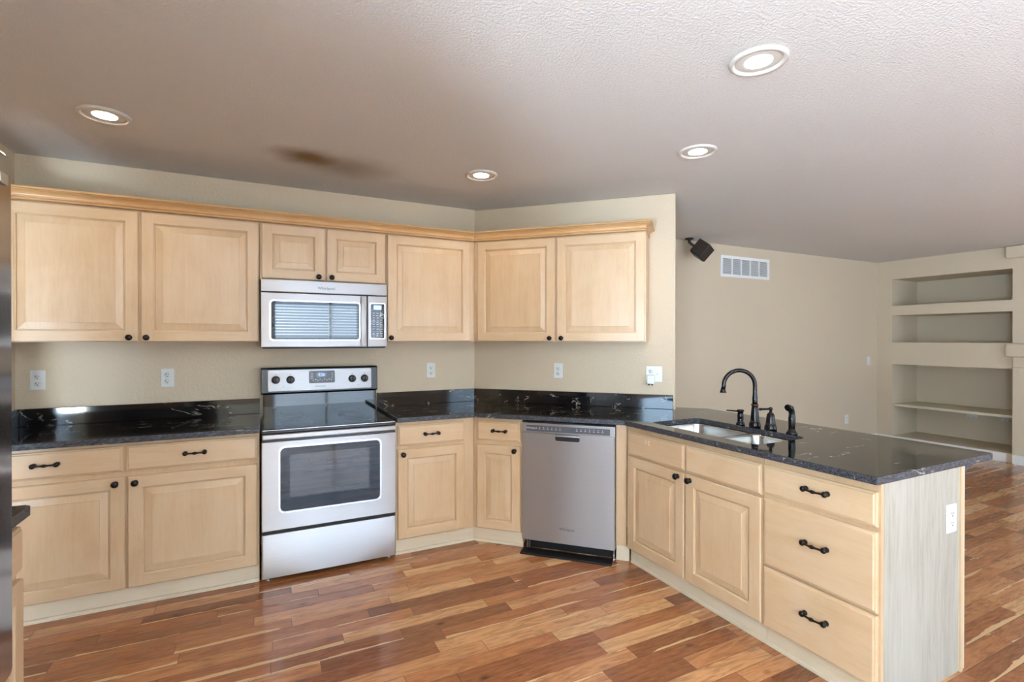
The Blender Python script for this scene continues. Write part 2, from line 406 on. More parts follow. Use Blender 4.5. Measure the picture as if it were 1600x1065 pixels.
def wall_y(y0, y1, x0, x1, ops, z1=HC):
    m = MB(); xs = x0
    for a, b, c, d in sorted(ops):
        m.box(xs, a, y0, y1, 0, z1); m.box(a, b, y0, y1, 0, c) if c > 0 else None; m.box(a, b, y0, y1, d, z1); xs = b
    m.box(xs, x1, y0, y1, 0, z1); return m
struct('wall_front', wall_y(YB - .12, YB, -2.997, 6.95, [(-1.42, .46, 0, 2.12), (2.0, 4.0, 0, 2.12), (4.3, 5.7, .5, 2.2)]), 'wall')
struct('wall_side', wall_y(-4.42, -4.3, -6.2, -2.997, [(-4.9, -3.72, .85, 2.1)]), 'wall')
struct('wall_outer', MB().box(-6.2, -6.1, -4.3, .35, 0, HC), 'wall')
struct('wall_hall', MB().box(-6.1, -2.997, 0, .12, 0, HC), 'wall')
# right wall with the built-in niches
XN = 6.177; XBk = 6.82
rw = MB()
rw.box(XN, XBk, -.038, .153, 0, HC); rw.box(XN, XBk, YB, -1.279, 0, HC)
rw.box(XN, XBk, -1.279, -.038, 0, .108); rw.box(XN, XBk, -1.279, -.038, 1.088, 1.388); rw.box(XN, XBk, -1.279, -.038, 1.758, 1.888); rw.box(XN, XBk, -1.279, -.038, 2.252, HC)
rw.box(XBk, XBk + .1, YB, .153, 0, HC)
struct('wall_right', rw, 'far_wall')
# window frames and blinds in the walls behind the camera
def window(i, x0, x1, z0, z1, y, mull=1, blinds=True):
    m = MB(); t = .045
    m.box(x0, x1, y - .1, y - .04, z0, z0 + t); m.box(x0, x1, y - .1, y - .04, z1 - t, z1)
    for k in range(mull + 2):
        xc = x0 + t / 2 + (x1 - x0 - t) * k / (mull + 1); m.box(xc - t / 2, xc + t / 2, y - .1, y - .04, z0 + t, z1 - t)
    o = struct('window_%d' % i, m, 'trimw')
    if blinds:
        b = MB(); z = z1 - .03; n = int((z1 - z0 - .06) / .05)
        for k in range(n):
            zc = z1 - .06 - k * .05
            b.add([(x0 + .01, y - .036, zc + .004), (x1 - .01, y - .036, zc + .004), (x1 - .01, y - .002, zc - .012), (x0 + .01, y - .002, zc - .012),
                   (x0 + .01, y - .036, zc + .007), (x1 - .01, y - .036, zc + .007), (x1 - .01, y - .002, zc - .009), (x0 + .01, y - .002, zc - .009)],
                  [(0, 1, 2, 3), (7, 6, 5, 4), (0, 4, 5, 1), (1, 5, 6, 2), (2, 6, 7, 3), (3, 7, 4, 0)])
        b.box(x0 + .01, x1 - .01, y - .036, y - .002, z1 - .035, z1 - .002)
        c = b.build('blind', 'blind'); c.parent = o
window(1, -1.42, .46, .0, 2.12, YB, 1)
window(2, 2.0, 4.0, 0.0, 2.12, YB, 1, False)
window(3, 4.3, 5.7, .5, 2.2, YB, 1, False)
window(4, -4.9, -3.72, .85, 2.1, -4.3, 0)
# baseboards
def base(name, x0, x1, y0, y1, h=.108):
    struct(name, MB().box(x0, x1, y0, y1, 0, h), 'trimw', bevel=.006)
base('baseboard_right', XN - .016, XN - .001, -1.235, .15)
base('baseboard_far', 1.6, XN - .018, .137, .152)
base('trim_1', XN - .066, XN - .051, -3.2, -1.30)

# ------------------------------------------------------------------ hardware meshes (front = local -y)
def knob_mesh():
    m = MB(); m.lathe([(.0135, 0), (.0135, .002), (.007, .005), (.006, .012), (.0115, .016), (.0165, .020), (.0172, .024), (.0145, .029), (.009, .032), (.003, .0335)], ax='-y', n=20)
    o = m.build('knob', 'iron'); me = o.data; bpy.data.objects.remove(o); return me
def pull_mesh():
    m = MB(); h = .053
    for sx in (-1, 1):
        m.lathe([(.011, 0), (.0115, .004), (.008, .009), (.0075, .016), (.0115, .020), (.0125, .025), (.0095, .030), (.003, .0325)], c=(sx * h * .86, 0, 0), ax='-y', n=16)
    pts = []; rad = []
    for i in range(25):
        u = i / 24 * 2 - 1; x = u * h * .86
        y = -.024 - .006 * math.cos(u * PI / 2); z = 0
        r = .0042 + .0042 * math.exp(-(u / .20) ** 2) + .0040 * max(0, abs(u) - .72) / .28
        pts.append((x, y, z)); rad.append(r)
    m.tube(pts, rad, 12)
    o = m.build('pull', 'iron'); me = o.data; bpy.data.objects.remove(o); return me
KNOB, PULL = knob_mesh(), pull_mesh()

TH = .02
def door(T, x0, x1, z0, z1, yf, knob=None, fw=.060):
    """raised-panel door; yf = front plane, room is towards -y"""
    m = MB(); c = .004; yb = yf + TH
    ch = [(x0, z0), (x1, z0), (x1, z1), (x0, z1)]; ci = [(x0 + c, z0 + c), (x1 - c, z0 + c), (x1 - c, z1 - c), (x0 + c, z1 - c)]
    for i in range(4):
        j = (i + 1) % 4; mi = 1 if i in (0, 2) else 0
        m.add([(ch[i][0], yb, ch[i][1]), (ch[j][0], yb, ch[j][1]), (ch[j][0], yf + c, ch[j][1]), (ch[i][0], yf + c, ch[i][1])], [(0, 1, 2, 3)], mi)
        m.add([(ch[i][0], yf + c, ch[i][1]), (ch[j][0], yf + c, ch[j][1]), (ci[j][0], yf, ci[j][1]), (ci[i][0], yf, ci[i][1])], [(0, 1, 2, 3)], mi)
    a0, a1, b0, b1 = x0 + fw, x1 - fw, z0 + fw, z1 - fw
    def q(p, r, s_, t_, mi): m.add([(p, yf, s_), (r, yf, s_), (r, yf, t_), (p, yf, t_)], [(0, 1, 2, 3)], mi)
    q(x0 + c, a0, z0 + c, z1 - c, 0); q(a1, x1 - c, z0 + c, z1 - c, 0); q(a0, a1, z0 + c, b0, 1); q(a0, a1, b1, z1 - c, 1)
    prof = [(0, 0), (.0015, .0040), (.006, .0065), (.0065, .0155)]
    rp = [[(a0 + d, yf + e, b0 + d), (a1 - d, yf + e, b0 + d), (a1 - d, yf + e, b1 - d), (a0 + d, yf + e, b1 - d)] for d, e in prof]
    m.rings(rp, 0, False, False, False)
    m.add([(x0, yb, z0), (x1, yb, z0), (x1, yb, z1), (x0, yb, z1)], [(0, 1, 2, 3)], 0)
    d_ = T.part('door', m, ['maple_v', 'maple_h'])
    # raised panel
    w = min(.034, (a1 - a0) * .2)
    p = MB(); prof = [(.0062, .018), (.0062, .0155), (.0118, .0150), (.0125, .0105), (.0125 + w, .0045), (.0134 + w, .0008)]
    p.rings([[(a0 + d, yf + e, b0 + d), (a1 - d, yf + e, b0 + d), (a1 - d, yf + e, b1 - d), (a0 + d, yf + e, b1 - d)] for d, e in prof], 0)
    T.part('raised_panel', p, 'maple_v', parent=d_)
    if knob: T.inst('knob', KNOB, knob[0], yf, knob[1], d_)
    return d_
def drawer(T, x0, x1, z0, z1, yf, pull=None, name='drawer'):
    m = MB(); prof = [(0, TH), (0, .009), (.003, .0055), (.007, .005), (.011, 0)]
    m.rings([[(x0 + d, yf + e, z0 + d), (x1 - d, yf + e, z0 + d), (x1 - d, yf + e, z1 - d), (x0 + d, yf + e, z1 - d)] for d, e in prof], 0)
    o = T.part(name, m, 'maple_h')
    if pull: T.inst('pull', PULL, pull[0], yf, pull[1], o)
    return o
def quarter(T, x0, x1, yf, m0=0, m1=0):
    prof = [(yf + .016, .0), (yf, .0), (yf, .012), (yf + .005, .018), (yf + .016, .02)]
    T.part('base_moulding', MB().prof_x(prof, x0, x1, 0, m0, m1), 'toe')

T225 = math.tan(PI / 8)
FR, TK, QF = -.60, -.572, -.5735 - .012
# ------------------------------------------------------------------ base cabinets, left of range
T = Thing('base_cabinet', 'long maple base cabinet with two doors and two drawers left of the range', 'cabinet', 'A', (-2.24, -.3), 'base cabinets of the kitchen')
T.part('carcass', MB().box(-2.874, -1.606, -.58, -.003, .10, .882), 'maple_box')
T.part('face_frame', MB().box(-2.874, -1.606, -.60, -.5805, .10, .882), 'maple_box', bevel=.001)
T.part('toe_kick', MB().box(-2.874, -1.606, -.59, -.05, .022, .0995), 'toe')
quarter(T, -2.874, -1.606, -.592)
door(T, -2.835, -2.242, .108, .699, -.62, (-2.281, .668)); door(T, -2.230, -1.618, .108, .699, -.62, (-2.196, .665))
drawer(T, -2.835, -2.252, .728, .862, -.62, (-2.56, .799)); drawer(T, -2.236, -1.618, .728, .862, -.62, (-1.925, .799))
# right of range
T = Thing('base_cabinet', 'maple base cabinet with one door and one drawer between range and corner', 'cabinet', 'A', (-.53, -.3), 'base cabinets of the kitchen')
e1 = -.60 * T225
T.part('carcass', MB().prism([(-.806, -.003), (-.806, -.58), (-.58 * T225 - .002, -.58), (-.004, -.003)], .10, .882), 'maple_box')
T.part('face_frame', MB().prism([(-.806, -.5805), (-.806, -.60), (e1 - .001, -.60), (-.5805 * T225 - .001, -.5805)], .10, .882), 'maple_box')
T.part('toe_kick', MB().prism([(-.806, -.1), (-.806, -.59), (-.59 * T225, -.59), (-.1 * T225, -.1)], .022, .0995), 'toe')
quarter(T, -.806, 0, -.592, 0, T225)
door(T, -.792, -.326, .108, .699, -.62, (-.760, .668)); drawer(T, -.792, -.326, .722, .858, -.62, (-.566, .793))
# angled wall: narrow cabinet
T = Thing('base_cabinet', 'narrow maple base cabinet with one door and one drawer left of the dishwasher', 'cabinet', 'B', (.43, -.3), 'base cabinets of the kitchen')
T.part('carcass', MB().prism([(.606, -.003), (.606, -.58), (.58 * T225 + .002, -.58), (.004, -.003)], .10, .882), 'maple_box')
T.part('face_frame', MB().prism([(.606, -.5805), (.606, -.60), (-e1 + .001, -.60), (.5805 * T225 + .001, -.5805)], .10, .882), 'maple_box')
T.part('toe_kick', MB().prism([(.610, -.1), (.610, -.59), (.59 * T225, -.59), (.1 * T225, -.1)], .022, .0995), 'toe')
quarter(T, 0, .610, -.592, -T225, 0)
door(T, .279, .596, .108, .694, -.62, (.560, .664), fw=.058); drawer(T, .279, .596, .722, .858, -.62, (.450, .795))

# ------------------------------------------------------------------ dishwasher (frame B)
T = Thing('dishwasher', 'stainless steel dishwasher with top control strip set in the angled run', 'dishwasher', 'B', (.926, -.3))
T.part('tub', MB().box(.613, 1.239, -.575, -.004, .06, .868), 'black_plastic')
m = MB()
def slab_curved(m, x0, x1, z0, z1, yb, yf, bow=.006, n=10, mi=0):
    rs = []
    for i in range(n + 1):
        z = z0 + (z1 - z0) * i / n; b = bow * (1 - (2 * i / n - 1) ** 2)
        rs.append([(x0, yb, z), (x1, yb, z), (x1, yf + .004, z), (x1 - .006, yf - b, z), (x0 + .006, yf - b, z), (x0, yf + .004, z)])
    m.rings(rs, mi, False)
slab_curved(m, .614, 1.238, .074, .800, -.58, -.632, .0)
dr = T.part('door', m, 'steel', bevel=.002)
# pocket handle under the strip
pk = MB(); pk.rrect_y(.846, 1.010, .754, .796, .012, [-.6325, -.634], insets=[0, .001]); T.part('pocket_handle', pk, 'black_plastic', parent=dr)
pk = MB(); pk.prof_x([(-.6345, .797), (-.648, .795), (-.650, .786), (-.640, .782), (-.6345, .790)], .846, 1.010); T.part('handle_lip', pk, 'steel_bright', parent=dr)
m = MB(); m.box(.614, 1.238, -.634, -.58, .802, .866); st = T.part('control_strip', m, 'steel', bevel=.003)
m = MB(); m.box(.647, 1.207, -.6355, -.634, .810, .850); cp = T.part('control_panel', m, 'grey_panel', parent=st)
m = MB()
for i in range(16):
    x = .74 + i * .028
    if .90 < x < .98: continue
    m.box(x - .006, x + .006, -.6365, -.6355, .826, .829); m.lathe([(.0028, 0), (.0028, .001)], c=(x, -.6355, .838), ax='-y', n=8)
T.part('button_markings', m, 'white_print', parent=st)
T.inst('logo', text_mesh('Whirlpool', .018, 'white_print'), .685, -.636, .832, st)
T.inst('logo', text_mesh('Whirlpool', .024, 'print'), .926, -.6335, .172, dr)
for x in (.645, .66, 1.225):
    m = MB(); m.lathe([(.015, 0), (.015, .006), (.008, .007), (.008, .06)], c=(x, -.590, .0), n=10) 
    T.part('levelling_leg', m, 'steel_bright')
T.part('base', MB().box(.63, 1.22, -.56, -.05, .0005, .0595), 'black_plastic')
single('kick_plate', MB().box(.622, 1.225, -.700, -.605, .0, .012), 'black_plastic', 'loose black kick plate lying on the floor below the dishwasher', 'kick plate', 'B', (.92, -.63), bevel=.002)

# ------------------------------------------------------------------ range
T = Thing('range', 'freestanding stainless steel electric range with black glass cooktop', 'range', 'A', (-1.205, -.33))
X0, X1 = -1.595, -.815
T.part('body', MB().box(X0 + .004, X1 - .004, -.612, -.02, .035, .872), 'black_enamel')
m = MB(); m.box(X0, X1, -.652, -.02, .8735, .892); ck = MB()
T.part('cooktop_frame', m, 'black_enamel', bevel=.004)
m = MB(); m.rings([[(x, y, z) for x, y in rr(X0 + .012 + d, X1 - .012 - d, -.640 + d, -.085 - d, .02, 4)] for d, z in ((0, .8922), (0, .896), (.004, .898))]); g = T.part('cooktop_glass', m, 'black_glass')
for cx, cy, r in ((-1.40, -.47, .105), (-1.02, -.47, .085), (-1.40, -.22, .075), (-1.02, -.22, .095)):
    m = MB(); m.rings([[(cx + q * math.cos(a * PI / 20), cy + q * math.sin(a * PI / 20), zz) for a in range(40)] for q, zz in ((r, .8982), (r, .8984), (r - .003, .8984), (r - .003, .8982))], cap0=False, cap1=False)
    T.part('burner_ring', m, 'grey_panel', parent=g)
m = MB()
for a, b in (((X0 + .006, -.646), (X1 - .006, -.643)), ): m.box(X0 + .006, X1 - .006, -.6475, -.6445, .8921, .8945)
m.box(X0 + .004, X0 + .007, -.64, -.09, .8921, .8945); m.box(X1 - .007, X1 - .004, -.64, -.09, .8921, .8945)
T.part('cooktop_trim', m, 'steel_bright')
T.part('backguard', MB().box(X0 + .012, X1 - .012, -.085, -.018, .8925, 1.05), 'black_glass', bevel=.004)
# control panel, leaning back a little
def lean(m, k=-.10, zb=1.05):
    m.v = [(x, y - (z - zb) * k * -1, z) if z > zb else (x, y, z) for x, y, z in m.v]; return m
m = MB(); m.prof_x([(-.018, 1.0505), (-.105, 1.0505), (-.118, 1.058), (-.112, 1.222), (-.100, 1.231), (-.018, 1.231)], X0 - .003, X1 - .008); fr_ = T.part('control_console', m, 'black_enamel', bevel=.004)
def yc(z): return -.118 + (z - 1.058) * (.006 / .164)
def on_console(m):
    m.v = [(x, yc(z) + y, z) for x, y, z in m.v]; return m
m = MB(); m.rrect_y(-1.556, -.868, 1.070, 1.216, .010, [.001, -.0015, -.003], insets=[0, 0, .002]); fp = T.part('control_fascia', on_console(m), 'steel', parent=fr_)
m = MB(); m.rrect_y(-1.296, -1.124, 1.118, 1.204, .008, [-.003, -.0045]); T.part('clock_panel', on_console(m), 'grey_panel', parent=fr_)
m = MB(); m.box(-1.246, -1.182, -.0055, -.0045, 1.160, 1.190); T.part('display_window', on_console(m), 'black_glass', parent=fr_)
T.inst('display', text_mesh('4:26', .026, 'display'), -1.213, yc(1.175) - .006, 1.175, fr_)
m = MB()
for i in range(9): m.box(-1.272 + i * .015, -1.263 + i * .015, -.0052, -.0045, 1.136 + .006 * (i % 2), 1.140 + .006 * (i % 2))
for i in range(4): m.box(-1.285 , -1.268, -.0052, -.0045, 1.150 + .012 * i, 1.153 + .012 * i); m.box(-1.15, -1.135, -.0052, -.0045, 1.150 + .012 * i, 1.153 + .012 * i)
T.part('button_markings', on_console(m), 'white_print', parent=fr_)
for x, z in ((-1.507, 1.149), (-1.415, 1.147), (-1.004, 1.142), (-.917, 1.142)):
    y = yc(z) - .003
    m = MB(); m.lathe([(.027, 0), (.027, .004), (.023, .006), (.021, .024), (.018, .027), (.004, .027)], c=(x, y, z), ax='-y', n=24)
    kb = T.part('burner_knob', m, 'grey_knob')
    m = MB(); m.box(x - .0045, x + .0045, y - .034, y - .0265, z - .021, z + .021); T.part('knob_grip', m, 'black_plastic', parent=kb, bevel=.002)
m = MB(); m.lathe([(.003, 0), (.003, .001)], c=(-1.46, -.003, 1.100), ax='-y', n=8); m.lathe([(.003, 0), (.003, .001)], c=(-.96, -.003, 1.095), ax='-y', n=8)
for x, z in ((-1.507, 1.183), (-1.415, 1.183), (-1.004, 1.176), (-.917, 1.176)):
    m.box(x - .004, x + .004, -.0036, -.003, z, z + .003)
    for k in range(10):
        a = PI / 2 + k * 2 * PI / 10; m.lathe([(.0012, 0), (.0012, .0006)], c=(x + .033 * math.cos(a), -.003, z - .034 + .033 * math.sin(a)), ax='-y', n=6)
T.part('panel_markings', on_console(m), 'print', parent=fr_)
T.inst('logo', text_mesh('Whirlpool', .017, 'print'), -1.222, yc(1.096) - .0035, 1.096, fr_)
# door
m = MB(); m.box(X0, X1, -.655, -.614, .305, .826); od = T.part('oven_door', m, 'steel', bevel=.004)
m = MB(); m.rrect_y(-1.506, -.907, .402, .797, .035, [-.655, -.658], insets=[0, .0], n=6); T.part('window_bezel', m, 'steel_bright', parent=od)
m = MB(); m.rrect_y(-1.496, -.917, .412, .787, .028, [-.658, -.6595], insets=[0, .001], n=6); T.part('oven_window', m, 'oven_glass', parent=od)
m = MB(); m.rrect_y(-1.445, -.985, .492, .745, .004, [-.6595, -.660], n=2); T.part('window_screen', m, 'window_glass', parent=od)
m = MB(); m.box(X0 + .004, X1 - .004, -.648, -.614, .827, .8735); T.part('vent_band', m, 'black_enamel')
m = MB(); m.box(X0 + .002, X1 - .002, -.676, -.652, .843, .872); hb = T.part('door_handle', m, 'steel', bevel=.006, seg=3)
m = MB(); slab_curved(m, X0, X1, .028, .284, -.614, -.650, .012, 12); T.part('storage_drawer', m, 'steel', bevel=.002)
T.part('drawer_gap', MB().box(X0 + .006, X1 - .006, -.64, -.613, .285, .304), 'black_plastic')
for x in (-1.56, -.85):
    for yy in (-.60, -.06):
        T.part('levelling_foot', MB().lathe([(.014, 0), (.014, .008), (.007, .01), (.007, .034)], c=(x, yy, 0), n=12), 'steel_bright')

# ------------------------------------------------------------------ microwave
T = Thing('microwave', 'stainless steel over-the-range microwave mounted under the short cabinet', 'microwave', 'A', (-1.206, -.19), z=1.366)
a0, a1 = -1.598, -.814
T.part('body', MB().box(a0 + .002, a1 - .002, -.362, -.003, 1.372, 1.806), 'black_plastic')
m = MB(); m.box(a0, a1, -.392, -.3625, 1.728, 1.806); gr = T.part('vent_grille', m, 'steel', bevel=.004)
T.inst('logo', text_mesh('Whirlpool', .026, 'print'), -1.211, -.3935, 1.760, gr)
m = MB(); m.box(a0, -.950, -.392, -.3625, 1.376, 1.722); md = T.part('door', m, 'steel', bevel=.004)
m = MB(); m.rrect_y(-1.549, -.993, 1.418, 1.676, .022, [-.392, -.3945], n=5); T.part('window_bezel', m, 'steel_bright', parent=md)
m = MB(); m.rrect_y(-1.541, -1.0, 1.425, 1.669, .017, [-.3945, -.3955], n=5); T.part('window', m, 'oven_glass', parent=md)
m = MB(); m.rrect_y(-1.518, -1.018, 1.445, 1.650, .006, [-.3955, -.396], n=2); T.part('window_screen', m, 'window_glass', parent=md)
m = MB(); zz = [1.384 + i * (1.716 - 1.384) / 12 for i in range(13)]
m.rings([[(-.992, -.400 - .022 * math.sin(PI * i / 12), z), (-.960, -.400 - .022 * math.sin(PI * i / 12), z), (-.960, -.392 - .012 * math.sin(PI * i / 12), z), (-.992, -.392 - .012 * math.sin(PI * i / 12), z)] for i, z in enumerate(zz)])
T.part('door_handle', m, 'steel', parent=md, bevel=.003)
m = MB(); m.box(-.945, a1, -.392, -.3625, 1.376, 1.722); mc = T.part('control_panel', m, 'steel', bevel=.003)
m = MB(); m.rrect_y(-.932, -.826, 1.428, 1.676, .010, [-.392, -.394]); T.part('panel_bezel', m, 'steel_bright', parent=mc)
m = MB(); m.rrect_y(-.926, -.832, 1.434, 1.670, .008, [-.394, -.395]); T.part('keypad', m, 'oven_glass', parent=mc)
m = MB(); m.box(-.906, -.852, -.396, -.395, 1.630, 1.660); T.part('display', m, 'mw_display', parent=mc)
m = MB()
for r in range(11):
    for k in range(3):
        x = -.912 + k * .026; z = 1.448 + r * .0155; m.box(x, x + .014, -.3956, -.395, z, z + .005)
m.lathe([(.016, 0), (.016, .0006), (.013, .0006), (.013, 0)], c=(-.848, -.395, 1.585), ax='-y', n=18, cap0=False, cap1=False)
T.part('key_markings', m, 'white_print', parent=mc)
m = MB(); m.box(a0 + .01, a1 - .01, -.372, -.02, 1.366, 1.3715); T.part('underside', m, 'black_plastic')

# ------------------------------------------------------------------ wall cabinets
UF, UZ0, UZ1 = -.305, 1.41, 2.175
T = Thing('wall_cabinet', 'wide two-door maple wall cabinet left of the microwave', 'cabinet', 'A', (-2.24, -.15), 'wall cabinets', UZ0)
T.part('carcass', MB().box(-2.874, -1.6065, UF, -.003, UZ0, UZ1), 'maple_box', bevel=.001)
door(T, -2.835, -2.235, UZ0 + .003, 2.166, -.325, (-2.276, 1.436)); door(T, -2.222, -1.612, UZ0 + .003, 2.166, -.325, (-2.194, 1.436))
T = Thing('wall_cabinet', 'short two-door maple wall cabinet directly above the microwave', 'cabinet', 'A', (-1.205, -.15), 'wall cabinets', 1.810)
T.part('carcass', MB().box(-1.6035, -.8035, UF, -.003, 1.810, UZ1), 'maple_box', bevel=.001)
door(T, -1.593, -1.213, 1.818, 2.166, -.325, (-1.252, 1.841)); door(T, -1.201, -.811, 1.818, 2.166, -.325, (-1.170, 1.841))
T = Thing('wall_cabinet', 'single-door maple wall cabinet between microwave and wall corner', 'cabinet', 'A', (-.5, -.15), 'wall cabinets', UZ0)
u = -UF * T225
T.part('carcass', MB().prism([(-.8005, -.003), (-.8005, UF), (-u - .0007, UF), (-.003, -.003)], UZ0, UZ1), 'maple_box')
door(T, -.794, -.166, UZ0 + .003, 2.166, -.325, (-.772, 1.438))
T = Thing('wall_cabinet', 'two-door maple wall cabinet on the angled wall above the dishwasher', 'cabinet', 'B', (.77, -.15), 'wall cabinets', UZ0)
T.part('carcass', MB().prism([(.003, -.003), (u + .0007, UF), (1.408, UF), (1.408, -.003)], UZ0, UZ1), 'maple_box')
door(T, .160, .766, UZ0 + .003, 2.166, -.325, (.731, 1.436)); door(T, .781, 1.400, UZ0 + .003, 2.166, -.325, (.818, 1.436))
CP = [(-.285, 2.1755), (-.336, 2.1755), (-.338, 2.179), (-.336, 2.183), (-.330, 2.184), (-.330, 2.187), (-.339, 2.188), (-.341, 2.192), (-.339, 2.196), (-.333, 2.197), (-.335, 2.204), (-.341, 2.212), (-.350, 2.219), (-.361, 2.223), (-.361, 2.226), (-.356, 2.227), (-.372, 2.228), (-.375, 2.233), (-.373, 2.239), (-.285, 2.239)]
def crown_run(m, x0, x1, m0, m1): m.prof_x(CP, x0, x1, 0, m0, m1)
m = MB(); crown_run(m, -2.874, -.0008, 0, T225)
single('crown_moulding', m, 'crown', 'honey maple crown moulding along the straight left run of wall cabinets', 'moulding', 'A', (-1.5, -.3), 'crown mouldings', z=UZ1)
m = MB(); crown_run(m, .0008, 1.436 - .35 + .0, -T225, 0)
# front piece to the mitred return
m = MB(); m.prof_x(CP, .0008, 1.408 - .332, 0, -T225, -1)
n = len(CP)
# return along the cabinet end: profile swept along y from the mitre to the wall
vs = [(1.408 - .332 - y, y, z) for y, z in CP] + [(1.408 - .332 - y, -.003, z) for y, z in CP]
m.add(vs, [(i, n + i, n + (i + 1) % n, (i + 1) % n) for i in range(n)] + [tuple(range(n, 2 * n))])
single('crown_moulding', m, 'crown', 'short honey maple crown moulding with a mitred end return on the angled wall', 'moulding', 'B', (.7, -.3), 'crown mouldings', z=UZ1)

# ------------------------------------------------------------------ peninsula (frame P: local x = -world y, local y = world x)
PF = .482; PR = .502
T = Thing('sink_cabinet', 'maple sink cabinet with two doors and false drawer fronts below the sink', 'cabinet', 'P', (1.85, .8))
m = MB(); m.box(1.354, 2.334, .521, .540, .10, .18); m.box(1.354, 1.37, .5225, 1.088, .10, .66); m.box(2.318, 2.334, .5225, 1.088, .10, .882); m.box(1.37, 2.318, .54, 1.088, .10, .115); m.box(1.37, 2.318, 1.07, 1.088, .115, .882)
T.part('carcass', m, 'maple_box')
T.part('face_frame', MB().box(1.354, 2.3345, PR, .5205, .10, .882), 'maple_box')
T.part('toe_kick', MB().box(1.368, 2.3345, PR + .020, 1.05, .022, .0995), 'toe')
prof_p = PR + .020
T.part('base_moulding', MB().prof_x([(prof_p + .016, 0), (prof_p, 0), (prof_p, .012), (prof_p + .005, .018), (prof_p + .016, .02)], 1.366, 2.3345), 'toe')
def b2p(x, y):   # frame B -> frame P
    w = f2w('B', x, y); return (-w[1], w[0])
T.part('filler_strip', MB().prism([b2p(1.2425, -.5805), b2p(1.2425, -.60), b2p(1.309, -.60), b2p(1.29, -.5805)], .10, .882), 'maple_box')
T.part('filler_toe', MB().prism([b2p(1.2425, -.56), b2p(1.2425, -.585), b2p(1.325, -.585), b2p(1.325, -.56)], .0, .0995), 'toe')
door(T, 1.381, 1.853, .108, .691, PF, (1.811, .666)); door(T, 1.865, 2.331, .108, .691, PF, (1.899, .664))
drawer(T, 1.381, 1.853, .703, .850, PF, None, 'false_front'); drawer(T, 1.865, 2.331, .703, .850, PF, None, 'false_front')
m = MB()
for x, z in ((1.548, .795), (1.574, .792)): m.box(x, x + .005, PF - .0004, PF + .001, z, z + .028)
m.box(1.578, 1.585, PF - .0004, PF + .001, .792, .797); m.box(1.578, 1.583, PF - .0004, PF + .001, .815, .820)
T.part('scuff_mark', m, plain('bare_wood_scuff', srgb(245, 226, 196), .6), label='two pale scuff marks on the left false front')
T = Thing('drawer_cabinet', 'maple three-drawer cabinet at the open end of the peninsula', 'cabinet', 'P', (2.58, .8))
T.part('carcass', MB().box(2.3365, 2.810, .5225, 1.088, .10, .882), 'maple_box')
T.part('face_frame', MB().box(2.3365, 2.830, PR, .5205, .10, .882), 'maple_box')
T.part('toe_kick', MB().box(2.3365, 2.810, PR + .020, 1.05, .022, .0995), 'toe')
T.part('base_moulding', MB().prof_x([(prof_p + .016, 0), (prof_p, 0), (prof_p, .012), (prof_p + .005, .018), (prof_p + .016, .02)], 2.3365, 2.810), 'toe')
T.part('end_panel', MB().box(2.8105, 2.830, .5215, 1.088, .0, .882), 'end', label='pale greyish wood-grain end panel')
drawer(T, 2.342, 2.822, .716, .850, PF, (2.595, .795)); drawer(T, 2.342, 2.822, .389, .696, PF, (2.592, .565)); drawer(T, 2.342, 2.822, .103, .379, PF, (2.592, .262))
m = MB(); m.box(1.24, 2.832, 1.0905, 1.140, 0, .882)
T = Thing('peninsula_back_wall', 'beige painted back of the peninsula with a maple corner strip under the counter overhang', 'back panel', 'P', (2.0, 1.115))
T.part('panel', m, 'far_wall', bevel=.003)
T.part('corner_strip', MB().box(2.8325, 2.838, 1.091, 1.110, 0, .882), 'maple_box')
m = MB()
pr = [(1.1415, .882), (1.27, .882), (1.255, .868), (1.215, .858), (1.18, .838), (1.1415, .815)]
m.rings([[(x, y, z) for y, z in pr] for x in (2.775, 2.815)]); T.part('bracket', m, 'granite_edge')

# ------------------------------------------------------------------ countertops
def slab(outer, hole, z0, z1):
    bm = bmesh.new()
    def loop(p): 
        vs = [bm.verts.new((x, y, z1)) for x, y in p]; return [bm.edges.new((vs[i], vs[(i + 1) % len(vs)])) for i in range(len(vs))]
    es = loop(outer) + (loop(hole) if hole else [])
    bmesh.ops.triangle_fill(bm, use_beauty=True, use_dissolve=False, edges=es)
    for f in bm.faces:
        if f.normal.z < 0: f.normal_flip()
    m = MB(); bm.verts.index_update()
    top = [tuple(v.co) for v in bm.verts]; fs = [tuple(v.index for v in f.verts) for f in bm.faces]; bm.free()
    N = len(top); vs = top + [(x, y, z0) for x, y, _ in top]
    f2 = fs + [tuple(N + i for i in f[::-1]) for f in fs]
    a = 0
    for p in ([outer, hole] if hole else [outer]):
        k = len(p); f2 += [(a + i, a + (i + 1) % k, N + a + (i + 1) % k, N + a + i) for i in range(k)]; a += k
    m.add(vs, f2)
    k = len(m.f) - 2 * len(fs)
    for i in range(k): m.mi[-1 - i] = 1
    return m
CZ0, CZ1 = .8828, .914
T = Thing('countertop', 'black granite countertop with white veins left of the range', 'countertop', 'A', (-2.24, -.3), 'countertops', CZ0)
T.part('slab', slab([(-2.875, -.002), (-2.875, -.6465), (-1.604, -.6465), (-1.604, -.002)], None, CZ0, CZ1), ['granite', 'granite_edge'], bevel=.004)
T.part('backsplash', MB().box(-2.854, -1.604, -.021, -.001, CZ1 + .0003, 1.018), 'granite', bevel=.002)
T.part('side_splash', MB().box(-2.875, -2.8545, -.64, -.001, CZ1 + .0003, 1.018), 'granite', bevel=.002)
def B2(x, y): return f2w('B', x, y)
inner = -.002
outer = [(-.806, inner), (-.806, -.6465), (-.6465 * T225, -.6465), (.4616, -1.376), (.4616, -2.838), (1.381, -2.838), (1.381, -1.206), B2(1.602, .123), B2(1.602, inner), B2(-inner * T225, inner)]
